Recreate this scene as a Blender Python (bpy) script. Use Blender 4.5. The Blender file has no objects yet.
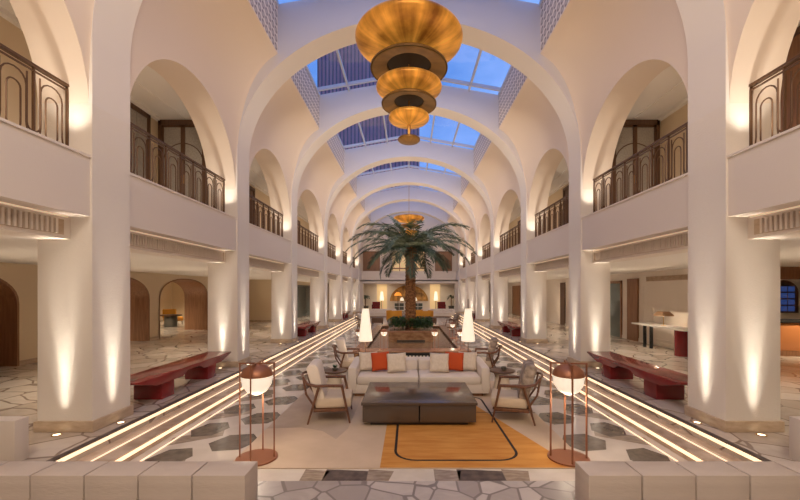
import bpy, bmesh, math, random
from mathutils import Vector, Matrix
random.seed(7)
PI = math.pi
scene = bpy.context.scene
C = scene.collection
ORD = ['first', 'second', 'third', 'fourth', 'fifth', 'sixth', 'seventh', 'eighth', 'ninth']

# ------------------------------------------------------------------ materials
def mat(name, col, rough=0.6, metal=0.0, emit=None, es=0.0, spec=0.5, coat=0.0,
        noise=None, bump=None, alpha=None):
    """noise = (scale, colour2, detail, stretch); bump = (scale, strength, stretch)"""
    m = bpy.data.materials.new(name); m.use_nodes = True
    nt = m.node_tree; b = nt.nodes['Principled BSDF']
    b.inputs['Base Color'].default_value = (*col, 1)
    b.inputs['Roughness'].default_value = rough
    b.inputs['Metallic'].default_value = metal
    b.inputs['Specular IOR Level'].default_value = spec
    b.inputs['Coat Weight'].default_value = coat
    b.inputs['Coat Roughness'].default_value = 0.08
    if emit:
        b.inputs['Emission Color'].default_value = (*emit, 1)
        b.inputs['Emission Strength'].default_value = es
    def coords(st):
        tc = nt.nodes.new('ShaderNodeTexCoord'); mp = nt.nodes.new('ShaderNodeMapping')
        mp.inputs['Scale'].default_value = st
        nt.links.new(tc.outputs['Object'], mp.inputs['Vector']); return mp.outputs['Vector']
    if noise:
        sc, c2, det, st = noise
        n = nt.nodes.new('ShaderNodeTexNoise'); n.inputs['Scale'].default_value = sc
        n.inputs['Detail'].default_value = det
        nt.links.new(coords(st), n.inputs['Vector'])
        r = nt.nodes.new('ShaderNodeValToRGB')
        r.color_ramp.elements[0].position = .35; r.color_ramp.elements[1].position = .65
        r.color_ramp.elements[0].color = (*col, 1); r.color_ramp.elements[1].color = (*c2, 1)
        nt.links.new(n.outputs['Fac'], r.inputs['Fac'])
        nt.links.new(r.outputs['Color'], b.inputs['Base Color'])
        if emit and emit == 'base':
            pass
    if bump:
        sc, s, st = bump
        n = nt.nodes.new('ShaderNodeTexNoise'); n.inputs['Scale'].default_value = sc
        n.inputs['Detail'].default_value = 3
        nt.links.new(coords(st), n.inputs['Vector'])
        bp = nt.nodes.new('ShaderNodeBump'); bp.inputs['Strength'].default_value = s
        bp.inputs['Distance'].default_value = .02
        nt.links.new(n.outputs['Fac'], bp.inputs['Height'])
        nt.links.new(bp.outputs['Normal'], b.inputs['Normal'])
    return m

def node_flagstone(name, c1, c2, grout, scale, rough, gw=0.02, warp=.2):
    m = bpy.data.materials.new(name); m.use_nodes = True
    nt = m.node_tree; N = nt.nodes; L = nt.links; b = N['Principled BSDF']
    tc = N.new('ShaderNodeTexCoord')
    wn = N.new('ShaderNodeTexNoise'); wn.inputs['Scale'].default_value = 1.3
    L.new(tc.outputs['Object'], wn.inputs['Vector'])
    mx = N.new('ShaderNodeMix'); mx.data_type = 'VECTOR'; mx.inputs['Factor'].default_value = warp
    L.new(tc.outputs['Object'], mx.inputs[4]); L.new(wn.outputs['Color'], mx.inputs[5])
    v = N.new('ShaderNodeTexVoronoi'); v.inputs['Scale'].default_value = scale
    v2 = N.new('ShaderNodeTexVoronoi'); v2.feature = 'DISTANCE_TO_EDGE'; v2.inputs['Scale'].default_value = scale
    L.new(mx.outputs[1], v.inputs['Vector']); L.new(mx.outputs[1], v2.inputs['Vector'])
    bw = N.new('ShaderNodeSeparateColor'); L.new(v.outputs['Color'], bw.inputs['Color'])
    n = N.new('ShaderNodeTexNoise'); n.inputs['Scale'].default_value = 4; n.inputs['Detail'].default_value = 8
    n.inputs['Distortion'].default_value = 1.5
    L.new(tc.outputs['Object'], n.inputs['Vector'])
    ad = N.new('ShaderNodeMath'); ad.operation = 'ADD'
    L.new(bw.outputs['Red'], ad.inputs[0]); L.new(n.outputs['Fac'], ad.inputs[1])
    ml = N.new('ShaderNodeMath'); ml.operation = 'MULTIPLY'; ml.inputs[1].default_value = .5
    L.new(ad.outputs[0], ml.inputs[0])
    r = N.new('ShaderNodeValToRGB'); r.color_ramp.elements[0].position = .3; r.color_ramp.elements[1].position = .7
    r.color_ramp.elements[0].color = (*c1, 1); r.color_ramp.elements[1].color = (*c2, 1)
    L.new(ml.outputs[0], r.inputs['Fac'])
    g = N.new('ShaderNodeValToRGB'); g.color_ramp.elements[0].position = gw * .6; g.color_ramp.elements[1].position = gw
    g.color_ramp.elements[0].color = (0, 0, 0, 1); g.color_ramp.elements[1].color = (1, 1, 1, 1)
    L.new(v2.outputs['Distance'], g.inputs['Fac'])
    mc = N.new('ShaderNodeMix'); mc.data_type = 'RGBA'
    mc.inputs[6].default_value = (*grout, 1)
    L.new(g.outputs['Color'], mc.inputs['Factor']); L.new(r.outputs['Color'], mc.inputs[7])
    L.new(mc.outputs[2], b.inputs['Base Color'])
    b.inputs['Roughness'].default_value = rough
    return m

def node_glass(name, tint=(.9, .95, 1), refl=0.08):
    m = bpy.data.materials.new(name); m.use_nodes = True
    nt = m.node_tree; N = nt.nodes; L = nt.links
    N.remove(N['Principled BSDF'])
    t = N.new('ShaderNodeBsdfTransparent'); t.inputs['Color'].default_value = (*tint, 1)
    g = N.new('ShaderNodeBsdfGlossy'); g.inputs['Roughness'].default_value = .03
    mx = N.new('ShaderNodeMixShader'); mx.inputs['Fac'].default_value = refl
    L.new(t.outputs[0], mx.inputs[1]); L.new(g.outputs[0], mx.inputs[2])
    L.new(mx.outputs[0], N['Material Output'].inputs['Surface'])
    return m

def node_perf(name):
    m = mat(name, (.8, .7, .62), .7)
    nt = m.node_tree; N = nt.nodes; L = nt.links; b = N['Principled BSDF']
    tc = N.new('ShaderNodeTexCoord'); mp = N.new('ShaderNodeMapping')
    mp.inputs['Scale'].default_value = (0, 5.2, 5.2)
    v = N.new('ShaderNodeTexVoronoi'); v.inputs['Scale'].default_value = 1; v.inputs['Randomness'].default_value = 0
    L.new(tc.outputs['Object'], mp.inputs['Vector']); L.new(mp.outputs['Vector'], v.inputs['Vector'])
    r = N.new('ShaderNodeValToRGB'); e = r.color_ramp.elements
    e[0].position = .0; e[0].color = (.68, .6, .54, 1); e[1].position = .16; e[1].color = (.68, .6, .54, 1)
    a = e.new(.24); a.color = (.36, .28, .25, 1)
    a = e.new(.36); a.color = (.36, .28, .25, 1)
    a = e.new(.46); a.color = (.90, .80, .70, 1)
    L.new(v.outputs['Distance'], r.inputs['Fac']); L.new(r.outputs['Color'], b.inputs['Base Color'])
    return m

def node_gold(name, c1, c2, es, ecol):
    m = bpy.data.materials.new(name); m.use_nodes = True
    nt = m.node_tree; N = nt.nodes; L = nt.links; b = N['Principled BSDF']
    tc = N.new('ShaderNodeTexCoord')
    g = N.new('ShaderNodeTexGradient'); g.gradient_type = 'RADIAL'
    L.new(tc.outputs['Object'], g.inputs['Vector'])
    n = N.new('ShaderNodeTexNoise'); n.inputs['Scale'].default_value = 9; n.inputs['Detail'].default_value = 5
    mul = N.new('ShaderNodeCombineXYZ')
    s = N.new('ShaderNodeMath'); s.operation = 'MULTIPLY'; s.inputs[1].default_value = 2.2
    L.new(g.outputs['Fac'], s.inputs[0]); L.new(s.outputs[0], mul.inputs[0])
    L.new(mul.outputs[0], n.inputs['Vector'])
    n2 = N.new('ShaderNodeTexNoise'); n2.inputs['Scale'].default_value = 1.8; n2.inputs['Detail'].default_value = 5
    L.new(tc.outputs['Object'], n2.inputs['Vector'])
    ad = N.new('ShaderNodeMath'); ad.operation = 'ADD'
    L.new(n.outputs['Fac'], ad.inputs[0]); L.new(n2.outputs['Fac'], ad.inputs[1])
    h = N.new('ShaderNodeMath'); h.operation = 'MULTIPLY'; h.inputs[1].default_value = .5
    L.new(ad.outputs[0], h.inputs[0])
    r = N.new('ShaderNodeValToRGB'); r.color_ramp.elements[0].position = .38; r.color_ramp.elements[1].position = .62
    r.color_ramp.elements[0].color = (*c1, 1); r.color_ramp.elements[1].color = (*c2, 1)
    L.new(h.outputs[0], r.inputs['Fac']); L.new(r.outputs['Color'], b.inputs['Base Color'])
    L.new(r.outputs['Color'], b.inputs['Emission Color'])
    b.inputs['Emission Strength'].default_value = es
    b.inputs['Metallic'].default_value = .6; b.inputs['Roughness'].default_value = .35
    return m

M = {}
M['wall'] = mat('plaster', (.80, .715, .63), .75, bump=(60, .12, (1, 1, 1)))
M['column'] = mat('column_linen', (.80, .73, .65), .55, bump=(70, .35, (.35, .35, 3)))
M['vault'] = mat('vault_plaster', (.79, .67, .56), .8)
M['wellshade'] = mat('rib_plaster_blue_shade', (.68, .65, .67), .8)  # rib plaster, darker and bluer: the well's blue shade put into the colour
M['rib'] = mat('rib_plaster', (.80, .74, .68), .8)
M['ceil'] = mat('ceiling_paint', (.84, .79, .73), .8)
M['cream'] = mat('cream_panel', (.72, .58, .40), .6)
M['plinth'] = mat('travertine', (.46, .33, .22), .35, noise=(6, (.58, .44, .31), 6, (1, 1, 3)))
M['flag'] = node_flagstone('flagstone', (.62, .53, .45), (.46, .38, .31), (.27, .20, .16), 2.1, .17, .03)
M['landing'] = node_flagstone('landing_stone', (.33, .28, .26), (.52, .46, .43), (.20, .165, .15), 3.9, .4, .045, .04)
M['tread'] = mat('step_marble', (.60, .46, .35), .14, noise=(5, (.44, .32, .23), 8, (1, 1, 1)))
M['mos_white'] = mat('mosaic_white', (.62, .54, .46), .12, noise=(3, (.70, .62, .54), 6, (1, 1, 1)))
M['mos_dark'] = mat('mosaic_dark', (.10, .075, .058), .14, noise=(8, (.17, .135, .105), 6, (1, 1, 1)))
M['mos_taupe'] = mat('mosaic_taupe', (.27, .20, .15), .14, noise=(8, (.38, .30, .23), 6, (1, 3, 1)))
M['mos_brown'] = mat('mosaic_brown', (.06, .04, .033), .6, noise=(8, (.14, .10, .08), 6, (1, 1, 1)))
M['led'] = mat('led', (1, .8, .6), .5, emit=(1, .71, .44), es=1.25)
M['led_low'] = mat('led_low', (1, .8, .6), .5, emit=(1, .73, .48), es=.85)
M['led_soft'] = mat('led_soft', (1, .8, .6), .5, emit=(1, .78, .55), es=.35)
M['perf'] = node_perf('pierced_panel')
M['glass'] = node_glass('skylight_glass', (.93, .96, 1))
M['frost'] = mat('frosted_glass', (.42, .38, .33), .5, noise=(30, (.33, .30, .26), 4, (1, 1, 1)))
M['mull'] = mat('white_metal', (.6, .6, .66), .5)
M['brown'] = mat('dark_wood', (.09, .042, .022), .4, noise=(4, (.14, .07, .035), 5, (8, 8, .6)))
M['wood'] = mat('walnut_panel', (.22, .10, .045), .35, noise=(3, (.32, .155, .075), 5, (9, 9, .5)))
M['bronze'] = mat('bronze_metal', (.14, .075, .04), .45, .5)
M['copper'] = mat('copper', (.33, .135, .07), .42, .5)
M['chairwood'] = mat('chair_wood', (.11, .043, .018), .4, noise=(5, (.17, .07, .032), 4, (6, 6, 1)))
M['fabric'] = mat('cream_fabric', (.76, .67, .58), .9, bump=(200, .3, (1, 1, 1)))
M['chairfab'] = mat('chair_fabric', (.58, .47, .35), .9, bump=(150, .3, (1, 1, 1)))
M['chairback'] = mat('chair_back_fabric', (.20, .15, .12), .9, noise=(11, (.42, .34, .28), 3, (1, 1, 1)))
M['pillow'] = mat('pillow_fabric', (.68, .58, .46), .9, noise=(20, (.76, .66, .54), 3, (1, 1, 1)))
M['orange'] = mat('orange_fabric', (.55, .075, .012), .85)
M['redlac'] = mat('red_lacquer', (.17, .010, .012), .2, coat=.25, noise=(1.2, (.27, .02, .02), 4, (1, 1, 1)))
M['table'] = mat('taupe_lacquer', (.085, .06, .045), .22, coat=.35)
M['tabledark'] = mat('dark_plinth', (.03, .022, .018), .4)
M['rug'] = mat('rug_beige', (.53, .40, .285), .95, noise=(2, (.60, .46, .335), 8, (1, 1, 1)))
M['rug_taupe'] = mat('rug_taupe', (.42, .325, .245), .95, noise=(3, (.48, .375, .29), 6, (1, 1, 1)))
M['rug_orange'] = mat('rug_orange', (.50, .20, .035), .95, noise=(2.5, (.60, .28, .06), 8, (1, 5, 1)))
M['rug_line'] = mat('rug_line', (.02, .012, .01), .9)
M['blockstone'] = mat('block_travertine', (.50, .415, .355), .5, noise=(3, (.56, .475, .41), 8, (.6, 1, 4)), bump=(20, .15, (1, 1, 4)))
M['shade'] = mat('lit_shade', (.9, .84, .74), .8, emit=(1, .84, .62), es=.7)
M['globe'] = mat('opal_glass', (.9, .87, .8), .3, emit=(1, .86, .66), es=.62)
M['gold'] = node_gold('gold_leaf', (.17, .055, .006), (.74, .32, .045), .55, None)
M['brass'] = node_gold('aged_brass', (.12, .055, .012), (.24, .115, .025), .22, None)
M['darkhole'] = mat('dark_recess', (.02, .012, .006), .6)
M['brassrod'] = mat('brass_rod', (.5, .28, .08), .35, .8)
M['trunk'] = mat('palm_bark', (.15, .06, .025), .9, noise=(16, (.42, .21, .09), 4, (1, 1, 1.5)), bump=(22, 1.0, (1, 1, 1.5)))
M['frond'] = mat('palm_leaf', (.035, .07, .045), .5, noise=(4, (.13, .17, .10), 2, (1, 1, 1)))
M['leaf'] = mat('shrub_leaf', (.02, .075, .02), .5, noise=(8, (.06, .15, .04), 2, (1, 1, 1)))
M['poolmos'] = mat('pool_brown_marble', (.24, .12, .06), .18, noise=(6, (.42, .25, .13), 8, (1, 1, 2)))
M['poolrim'] = mat('pool_rim', (.34, .175, .105), .2, noise=(4, (.42, .24, .16), 6, (1, 1, 1)))
M['black'] = mat('black_metal', (.015, .014, .013), .45, .3)
M['white'] = mat('white_paint', (.8, .78, .74), .5)
M['mustard'] = mat('mustard_velvet', (.62, .27, .02), .7)
M['lattan'] = mat('reception_leather', (.55, .21, .07), .4)
M['mural'] = mat('gold_mural', (.16, .07, .02), .4, .2, noise=(2.2, (.70, .38, .10), 8, (1, 1, 1)))
M['warmniche'] = mat('lit_niche', (.8, .6, .35), .7, emit=(1, .68, .32), es=.35)
M['window_in'] = mat('glass_door', (.10, .12, .11), .08)
M['bluewin'] = mat('dusk_window', (.03, .05, .12), .2, emit=(.10, .2, .7), es=.18)
M['marble_top'] = mat('white_marble', (.72, .68, .62), .15)
M['ceramic'] = mat('grey_ceramic', (.12, .11, .09), .4)
M['towerpanel'] = mat('tower_cladding', (.55, .22, .25), .7, noise=(.5, (.66, .30, .32), 4, (1, 1, .3)))
M['uplight'] = mat('uplight_lens', (1, .9, .7), .3, emit=(1, .86, .62), es=4)
M['plasterwhite'] = mat('slab_stone', (.62, .54, .47), .6)

# ------------------------------------------------------------------ mesh tools
class MB:
    def __init__(s): s.v = []; s.f = []; s.m = []
    def add(s, vs, fs, mi=0):
        o = len(s.v); s.v += [tuple(v) for v in vs]
        s.f += [tuple(i + o for i in f) for f in fs]; s.m += [mi] * len(fs); return s
    def box(s, x0, x1, y0, y1, z0, z1, mi=0):
        if x0 > x1: x0, x1 = x1, x0
        if y0 > y1: y0, y1 = y1, y0
        if z0 > z1: z0, z1 = z1, z0
        vs = [(x0, y0, z0), (x1, y0, z0), (x1, y1, z0), (x0, y1, z0), (x0, y0, z1), (x1, y0, z1), (x1, y1, z1), (x0, y1, z1)]
        return s.add(vs, [(0, 3, 2, 1), (4, 5, 6, 7), (0, 1, 5, 4), (1, 2, 6, 5), (2, 3, 7, 6), (3, 0, 4, 7)], mi)
    def lathe(s, prof, n=24, c=(0, 0, 0), mi=0, cap=True):
        vs = []; fs = []
        k = len(prof)
        for i in range(n):
            a = 2 * PI * i / n
            for r, z in prof: vs.append((c[0] + r * math.cos(a), c[1] + r * math.sin(a), c[2] + z))
        for i in range(n):
            j = (i + 1) % n
            for q in range(k - 1):
                fs.append((i * k + q, j * k + q, j * k + q + 1, i * k + q + 1))
        if cap:
            if prof[0][0] > 1e-5: fs.append(tuple(i * k for i in reversed(range(n))))
            if prof[-1][0] > 1e-5: fs.append(tuple(i * k + k - 1 for i in range(n)))
        return s.add(vs, fs, mi)
    def tube(s, pts, r, n=6, mi=0, closed=False, flat=None):
        P = [Vector(p) for p in pts]; m = len(P); vs = []; fs = []
        prevN = None
        for i, p in enumerate(P):
            if closed: t = P[(i + 1) % m] - P[i - 1]
            else: t = P[min(i + 1, m - 1)] - P[max(i - 1, 0)]
            t.normalize()
            if prevN is None:
                a = Vector((0, 0, 1)) if abs(t.z) < .9 else Vector((1, 0, 0))
                nn = t.cross(a).normalized()
            else:
                nn = (prevN - t * prevN.dot(t))
                nn = nn.normalized() if nn.length > 1e-6 else prevN
            prevN = nn; bb = t.cross(nn)
            rr = r[i] if isinstance(r, (list, tuple)) else r
            for k in range(n):
                a = 2 * PI * (k + .5) / n
                vs.append(p + nn * (rr * math.cos(a)) + bb * (rr * math.sin(a)))
        for i in range(m if closed else m - 1):
            j = (i + 1) % m
            for k in range(n):
                l = (k + 1) % n
                fs.append((i * n + k, i * n + l, j * n + l, j * n + k))
        if not closed:
            fs.append(tuple(range(n))[::-1]); fs.append(tuple((m - 1) * n + k for k in range(n)))
        return s.add(vs, fs, mi)
    def prism(s, poly, axis, a, b, mi=0):
        """poly in the two remaining axes, extruded along axis from a to b"""
        n = len(poly); vs = []
        for t in (a, b):
            for p, q in poly:
                vs.append({'x': (t, p, q), 'y': (p, t, q), 'z': (p, q, t)}[axis])
        fs = [tuple(range(n))[::-1], tuple(range(n, 2 * n))]
        for i in range(n):
            j = (i + 1) % n; fs.append((i, j, n + j, n + i))
        return s.add(vs, fs, mi)
    def pillow(s, w, d, h, M4=None, e=.35, n=14, mi=0):
        """soft cushion, w x d flat size, thickness h"""
        vs = []; fs = []
        for sgn in (1, -1):
            o = len(vs)
            for i in range(n + 1):
                for j in range(n + 1):
                    u = -1 + 2 * i / n; v = -1 + 2 * j / n
                    z = h / 2 * (max(0, (1 - abs(u) ** 3)) ** e) * (max(0, (1 - abs(v) ** 3)) ** e)
                    pinch = 1 - .06 * (1 - abs(u * v)) * (abs(u) ** 4 + abs(v) ** 4)
                    vs.append(Vector((u * w / 2 * pinch, v * d / 2 * pinch, sgn * z)))
            for i in range(n):
                for j in range(n):
                    q = (o + i * (n + 1) + j, o + (i + 1) * (n + 1) + j, o + (i + 1) * (n + 1) + j + 1, o + i * (n + 1) + j + 1)
                    fs.append(q if sgn > 0 else q[::-1])
        if M4: vs = [M4 @ v for v in vs]
        return s.add(vs, fs, mi)
    def build(s, name, mats, parent=None, bevel=0, smooth=35, loc=None, weld=True, recalc=True):
        me = bpy.data.meshes.new(name); me.from_pydata(s.v, [], s.f)
        ml = mats if isinstance(mats, (list, tuple)) else [mats]
        for m in ml: me.materials.append(m)
        for p, i in zip(me.polygons, s.m): p.material_index = i
        bm = bmesh.new(); bm.from_mesh(me)
        if weld: bmesh.ops.remove_doubles(bm, verts=bm.verts, dist=1e-5)
        if recalc: bmesh.ops.recalc_face_normals(bm, faces=bm.faces)
        if bevel:
            es = [e for e in bm.edges if len(e.link_faces) == 2 and e.calc_face_angle(0) > .6]
            bmesh.ops.bevel(bm, geom=es, offset=bevel, segments=2, profile=.5, affect='EDGES')
        bm.to_mesh(me); bm.free()
        for p in me.polygons: p.use_smooth = True
        me.set_sharp_from_angle(angle=math.radians(smooth))
        o = bpy.data.objects.new(name, me); C.objects.link(o)
        if loc: o.location = loc
        if parent: o.parent = parent
        return o

def tag(o, label=None, cat=None, group=None, kind=None):
    if label: o['label'] = label
    if cat: o['category'] = cat
    if group: o['group'] = group
    if kind: o['kind'] = kind
    return o
def thing(name, label, cat, loc=(0, 0, 0), rz=0, group=None):
    o = bpy.data.objects.new(name, None); C.objects.link(o); o.empty_display_size = .1
    o.location = loc; o.rotation_euler = (0, 0, rz)
    return tag(o, label, cat, group)
def struct(name, mb, m, label=None, parent=None, **k):
    o = mb.build(name, m, parent, **k)
    if not parent: tag(o, label, None, None, 'structure')
    return o
def dup(root, loc, rz=0, label=None, group=None, scale=None):
    r = root.copy(); C.objects.link(r); r.location = loc; r.rotation_euler = (0, 0, rz)
    if label: r['label'] = label
    if group: r['group'] = group
    if scale: r.scale = (scale,) * 3
    for ch in list(root.children):
        c = ch.copy(); C.objects.link(c); c.parent = r
        for g in ch.children:
            d = g.copy(); C.objects.link(d); d.parent = c
    return r

# ------------------------------------------------------------------ layout numbers
LOW = -0.24                      # sunken lounge floor
XP, XO = 4.05, 4.75              # column faces
YP = [0.95, 5.19, 9.30, 13.45, 18.55, 22.85, 27.0, 31.0]
HW = .33
YEND = 33.0
SPR = 4.2                        # springing of arches
ZB, ZPAR, ZBEAM = 3.50, 2.75, 2.46
XOPEN, ZOPEN = 3.1, 7.4          # skylight well
def roofz(x): return 9.12 - .55 * abs(x) / 3.1
SIDE = {-1: 'left', 1: 'right'}

# ------------------------------------------------------------------ floors and steps
f = MB()
for s in (-1, 1):
    f.box(s * 3.77, s * 16, -4, 36, -.3, 0)
f.box(-3.77, 3.77, -4, 3.6, -.3, 0, 1)
f.box(-3.77, 3.77, 33, 36, -.3, 0)
for s in (-1, 1):                                   # dark border stone of the top step
    f.box(s * 3.77, s * 3.84, 3.6, 33, -.01, .002, 2)
struct('floor', f, [M['flag'], M['landing'], M['mos_brown']], 'polished irregular flagstone floor of the aisles and landing')

st = MB()
for s in (-1, 1):
    st.box(s * 3.35, s * 3.77, 3.6, 33, -.3, -.12)
st.box(-3.35, 3.35, 3.6, 3.84, -.3, -.12)
st.box(-3.35, 3.35, 32.7, 33, -.3, -.12)
struct('trim_1', st, M['tread'], 'polished stone step round the sunken lounge')
led = MB()
for s in (-1, 1):
    led.box(s * 3.755, s * 3.768, 3.7, 32.6, -.055, -.016)
    led.box(s * 3.335, s * 3.348, 3.9, 32.6, -.175, -.136)
for s in (-1, 1):
    led.box(s * 3.565, s * 3.595, 3.9, 32.6, -.122, -.1185, 1); led.box(s * 3.20, s * 3.23, 4.1, 32.6, LOW - .01, LOW + .0015, 1)
struct('trim_2', led, [M['led'], M['led_low']], 'warm light strips under the step edges')

mo = MB()
mo.box(-3.35, 3.35, 3.84, 32.7, -.3, LOW, 0)
def hexa(cx, cy, hx, hy, mi, sk=.05):
    pts = [(cx - hx, cy - sk), (cx - hx * .45, cy - hy), (cx + hx * .55, cy - hy * .82), (cx + hx, cy + sk),
           (cx + hx * .45, cy + hy), (cx - hx * .55, cy + hy * .82)]
    mo.add([(x, y, LOW + .0015) for x, y in pts], [tuple(range(6))], mi)
for s in (-1, 1):
    for k in range(29):
        yy = 5.13 + .97 * (k - 1)
        if 4.4 < yy: hexa(s * 2.36, yy, .32, .30, 1)
        if 3.9 < yy + .48: hexa(s * 2.93, yy + .48, .26, .30, 1)
        y2 = yy + .49
        if y2 > 4.5:                                  # taupe rhombs between the dark hexagons
            mo.add([(s * 2.62, y2 - .27, LOW + .001), (s * 3.2, y2 - .62, LOW + .001), (s * 3.28, y2 - .34, LOW + .001), (s * 2.72, y2 + .0, LOW + .001)], [(0, 1, 2, 3)], 2)
for k in range(9):                                    # field behind the lounge rugs
    for j in range(-1, 2):
        if k % 2 == abs(j) % 2: hexa(j * .9, 19 + k * .7, .3, .3, 1)
for x0, x1, mi in ((-1.18, -.94, 2), (-.94, -.46, 3), (-.46, -.22, 2), (.28, .54, 2), (.54, 1.05, 3), (1.05, 1.3, 2), (-2.3, -1.95, 2), (2.0, 2.5, 3), (-2.9, -2.45, 3)):
    mo.add([(x0, 4.08, LOW + .002), (x1, 4.08, LOW + .002), (x1 + (.05 if mi == 2 else 0), 4.3, LOW + .002), (x0, 4.345, LOW + .002)], [(0, 1, 2, 3)], mi)
tag(mo.build('floor_lounge', [M['mos_white'], M['mos_dark'], M['mos_taupe'], M['mos_brown']], weld=False, recalc=False), 'sunken marble lounge floor inlaid with dark hexagons', None, None, 'structure')

# ------------------------------------------------------------------ columns
def column(s, i):
    y = YP[i]
    side = SIDE[s]
    if i == 0: lab = f'square plaster column of the {side} colonnade level with the camera'
    else:
        nm = {1: 'nearest large', 2: 'second', 3: 'third', 4: 'fourth', 5: 'fifth', 6: 'sixth', 7: 'farthest'}[i]
        lab = f'{nm} square pale column of the {side} colonnade, uplit from the floor'
    t = thing('column', lab, 'column', (s * 4.40, y, 0), 0, f'{side} colonnade columns')
    MB().box(-.35, .35, -HW, HW, 0, SPR).build('shaft', M['column'], t)
    MB().box(-.38, .38, -HW - .03, HW + .03, 0, .14).build('plinth', M['plinth'], t, bevel=.008)
    return t
for s in (-1, 1):
    for i in range(len(YP)): column(s, i)

# transverse arches with their walls up to the roof
def rib(i, y):
    m = MB(); n = 48; R = XP
    for a, b, o in ((y - HW, y + HW, 0),):
        bot = []; top = []
        for k in range(n + 1):
            th = PI * k / n
            x = R * math.cos(th); z = 5.1 + 3.15 * math.sin(th)
            bot.append((x, z)); top.append((x, max(roofz(x), 8.5) if abs(x) < 3.1 else 8.5))
        for k in range(n):
            q = [bot[k], bot[k + 1], top[k + 1], top[k]]
            for yy, rev in ((a, 0), (b, 1)):
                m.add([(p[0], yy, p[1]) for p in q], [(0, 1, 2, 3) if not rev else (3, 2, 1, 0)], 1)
            m.add([(bot[k][0], a, bot[k][1]), (bot[k + 1][0], a, bot[k + 1][1]), (bot[k + 1][0], b, bot[k + 1][1]), (bot[k][0], b, bot[k][1])], [(0, 1, 2, 3)])
        for s in (-1, 1): m.box(s * XP, s * XO, a, b, SPR, 8.5)
    o = m.build('trim_%d' % (i + 3), [M['rib'], M['wellshade']], smooth=30)
    tag(o, 'pale round transverse arch spanning the hall, %s from the camera' % (ORD[i - 1] if i else 'just overhead'), None, None, 'structure')
for i, y in enumerate(YP): rib(i, y)

# ------------------------------------------------------------------ bays : vault, parapet, railing, beams
bays = [(YP[i] + HW, YP[i + 1] - HW) for i in range(len(YP) - 1)] + [(YP[-1] + HW, YEND)]
vl = {-1: MB(), 1: MB()}; perf = {-1: MB(), 1: MB()}; par = {-1: MB(), 1: MB()}
beam = {-1: MB(), 1: MB()}; cove = MB(); balc = {-1: MB(), 1: MB()}
for s in (-1, 1):
    for (a, b) in bays:
        yc = (a + b) / 2; r = (b - a) / 2; rise = min(r, 1.78); nu, nv = 36, 12
        zl = []
        ys = [yc - r * math.cos(PI * k / nu) for k in range(nu + 1)]
        zs = [SPR + rise * math.sin(PI * k / nu) for k in range(nu + 1)]
        vs = []; fs = []
        for y, z0 in zip(ys, zs):
            P0 = Vector((4.10, z0)); P2 = Vector((XOPEN, ZOPEN)); t0 = (z0 - SPR) / 1.75
            P1 = Vector((4.09, z0 + .84 * (ZOPEN - z0)))
            for j in range(nv + 1):
                t = j / nv
                p = P0 * (1 - t) ** 2 + P1 * 2 * t * (1 - t) + P2 * t * t
                vs.append((s * p.x, y, p.y))
        for i in range(nu):
            for j in range(nv):
                k = i * (nv + 1) + j; fs.append((k, k + nv + 1, k + nv + 2, k + 1))
        vl[s].add(vs, fs)
        # reveal of the lunette
        vs = []; fs = []
        for y, z0 in zip(ys, zs):
            vs += [(s * 4.10, y, z0), (s * 4.75, y, z0), (s * 4.75, y, 6.4)]
        for i in range(nu):
            k = i * 3; fs += [(k, k + 3, k + 4, k + 1), (k + 1, k + 4, k + 5, k + 2)]
        vl[s].add(vs, fs)
        perf[s].box(s * XOPEN, s * (XOPEN + .08), a, b, ZOPEN, 8.56)
        par[s].box(s * 4.08, s * 4.33, a, b, ZPAR, ZB); par[s].box(s * 4.33, s * 4.46, a, b, 3.2, ZB)
        par[s].box(s * 4.06, s * 4.46, a, b, ZB, ZB + .03)
        beam[s].box(s * 4.33, s * 4.75, a, b, ZBEAM, ZPAR)
        if b - a > 2:
            g0, g1 = a + .25, b - .12
            beam[s].box(s * 4.322, s * 4.331, g0 - .02, g1 + .02, ZBEAM + .045, ZPAR - .055, 1)
            n = int((g1 - g0) / .062)
            for k in range(n):
                yy = g0 + k * .062
                beam[s].box(s * 4.30, s * 4.328, yy, yy + .03, ZBEAM + .05, ZPAR - .06)
            cove.box(s * 4.312, s * 4.328, a + .05, b - .05, ZPAR - .02, ZPAR - .006)
for s in (-1, 1):
    struct('ceiling_%s' % SIDE[s], vl[s], M['vault'], 'curved plaster vaulting over the %s balcony arches' % SIDE[s], smooth=50)
    struct('wall_%s_pierced_panel' % SIDE[s], perf[s], M['perf'], 'pierced lattice panels along the %s skylight edge' % SIDE[s])
    struct('wall_%s_parapet' % SIDE[s], par[s], M['wall'], 'plain plaster balcony front on the %s side' % SIDE[s])
    struct('trim_%s_vent_beam' % SIDE[s], beam[s], [M['wall'], M['plinth']], 'beam with fluted air vents under the %s balcony' % SIDE[s])
struct('trim_cove', cove, M['led_soft'], 'thin warm light lines under the balcony fronts')

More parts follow.
